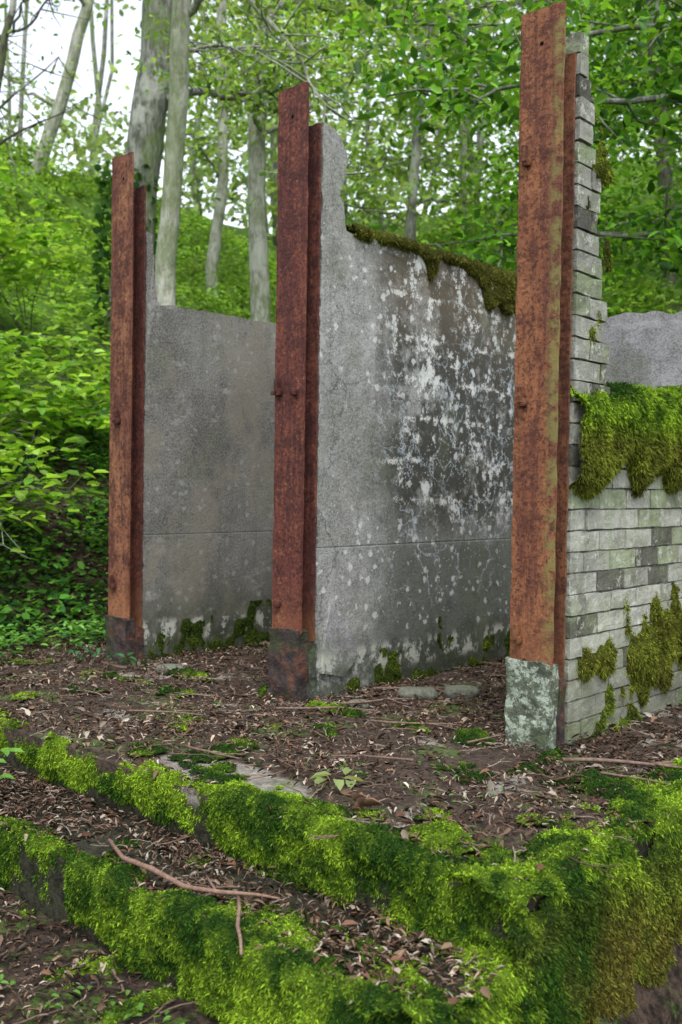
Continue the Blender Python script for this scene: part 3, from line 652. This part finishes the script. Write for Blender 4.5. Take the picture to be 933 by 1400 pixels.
# ---------------- left bank ----------------
def scatter(N,x0,x1,y0,y1,filt,thr,seed):
    X=rng.uniform(x0,x1,N);Y=rng.uniform(y0,y1,N); s,t=toST(X,Y); P=np.stack([X,Y,0*X],-1)
    k=filt(s,t)&(fbm(P,1.6,3,seed)>thr+rng.uniform(-.06,.06,N))&(np.abs(X/Y)<.5); return X[k],Y[k]
X,Y=scatter(46000,-5.5,1.5,5.5,10.5,lambda s,t:(s<-6.15)|(t>6.3),.36,5)
p=np.stack([X,Y,hgt(X,Y)+rng.uniform(.02,.20,len(X))],-1)
leafobj('groundcover_plants',p,rng.uniform(.03,.085,len(p)),.7,pal(len(p),[(.09,.25,.04),(.16,.37,.06),(.045,.13,.035)],None,.4)*tonemap(p,1.7,.5,1.2,41),M_far,up=1,spread=.6)
X,Y=scatter(34000,-10,4,10,22,lambda s,t:(t>7)|(s<-8),.38,6)
p=np.stack([X,Y,hgt(X,Y)+rng.uniform(.02,.2,len(X))],-1)
leafobj('hillside_plants',p,rng.uniform(.07,.14,len(p)),.6,pal(len(p),[(.26,.47,.08),(.34,.55,.12),(.15,.31,.05)])*tonemap(p,1.0,.4,1.25,43),M_far,up=1,spread=.6)
X,Y=scatter(12000,-6,-.5,4.5,10,lambda s,t:(s<-6.0),.3,8)
p=np.stack([X,Y,hgt(X,Y)+.015],-1); leafobj('bank_litter',p,rng.uniform(.03,.07,len(p)),.4,pal(len(p),[(.12,.07,.05),(.05,.03,.02),(.24,.17,.13)]),M_litter,up=1,spread=.5)
def shrub(name,bases,h,nl,ls,cols,sprd=.5):
    B=MB(); tips=[]
    for (x,y) in bases:
        z=float(hgt(np.array([x]),np.array([y]))[0])
        for k in range(5):
            d=np.array([random.uniform(-.5,.5),random.uniform(-.5,.3),1.]); q=np.array([x,y,z-.03]); pts=[q]
            for j in range(6):
                d=d+rng.normal(0,.18,3)-np.array([0,0,.06*j]); d/=np.linalg.norm(d); q=q+d*h/6*random.uniform(.7,1.1); pts.append(q)
                if j>1:
                    for _ in range(3):
                        e=q+rng.normal(0,1,3)*np.array([.22,.22,.08]); B.tube([q,e],[.003,.0015],4); tips+=[q*.4+e*.6,e]
            B.tube(pts,[.008*(1-.12*j) for j in range(7)],5)
    ob=B.obj(name,[B_dark]); tp=np.array(tips); tone=rng.uniform(.5,1.25,len(tp)); ii=rng.integers(0,len(tp),nl); c=tp[ii]+rng.normal(0,1,(nl,3))*np.array([.08,.08,.03])
    leafobj('foliage',c,rng.uniform(.7,1.25,nl)*ls,.6,pal(nl,cols)*tone[ii][:,None],up=1,spread=.5,parent=ob)
BR=[(.26,.49,.05),(.34,.57,.08),(.14,.33,.03)]
shrub('bramble_shrub',[(-3.1,8.2),(-2.7,8.6),(-3.5,8.8),(-2.9,9.3)],1.25,1500,.125,BR)
shrub('bramble_shrub',[(-2.75,7.4),(-2.9,7.7),(-3.0,7.2)],1.15,800,.115,BR)
shrub('hazel_shrub',[(-3.9,10.5),(-4.5,11),(-3.6,11.5)],1.9,1500,.13,BR)
shrub('hazel_shrub',[(-1.3,11.5),(-.6,12),(-1.9,12.5)],.9,900,.09,BR)
def seedlings(name,pts,ls,n,h,cols):
    P=[]
    for (x,y,z) in pts:
        for k in range(n): P.append((x+random.gauss(0,.035),y+random.gauss(0,.035),z+random.uniform(.02,h)))
    leafobj(name,np.array(P),ls,.5,pal(len(P),cols),up=1,spread=.4)
seedlings('seedling_plants',[(W(-5.35,3.5)[0],W(-5.35,3.5)[1],0),(W(-5.0,3.55)[0],W(-5.0,3.55)[1],0)],.06,12,.1,[(.04,.15,.06),(.06,.2,.07)])
seedlings('seedling_plants',[(-1.45,4.0,-.15),(-1.38,4.1,-.15),(-1.5,3.9,-.15)],.07,7,.16,[(.17,.37,.07)])
pe=[W(random.uniform(-6.4,-5.65),random.uniform(2.6,4.8),0) for i in range(100)]
seedlings('edge_plants',pe,.055,12,.16,[(.13,.34,.07),(.22,.46,.10),(.07,.2,.05)])
pe=[W(random.uniform(-4.8,-1.8),random.uniform(2.6,3.4),0) for i in range(14)]
seedlings('seedling_plants',pe,.022,5,.03,[(.12,.3,.06)])
pe=[(random.uniform(-1.2,-.3),random.uniform(2.0,3.0)) for i in range(40)]; pe=[(x,y,-.42) for x,y in pe if toST(x,y)[1]<1.75]
seedlings('seedling_plants',pe or [(-.9,2.4,-.42)],.03,5,.04,[(.14,.32,.05)])
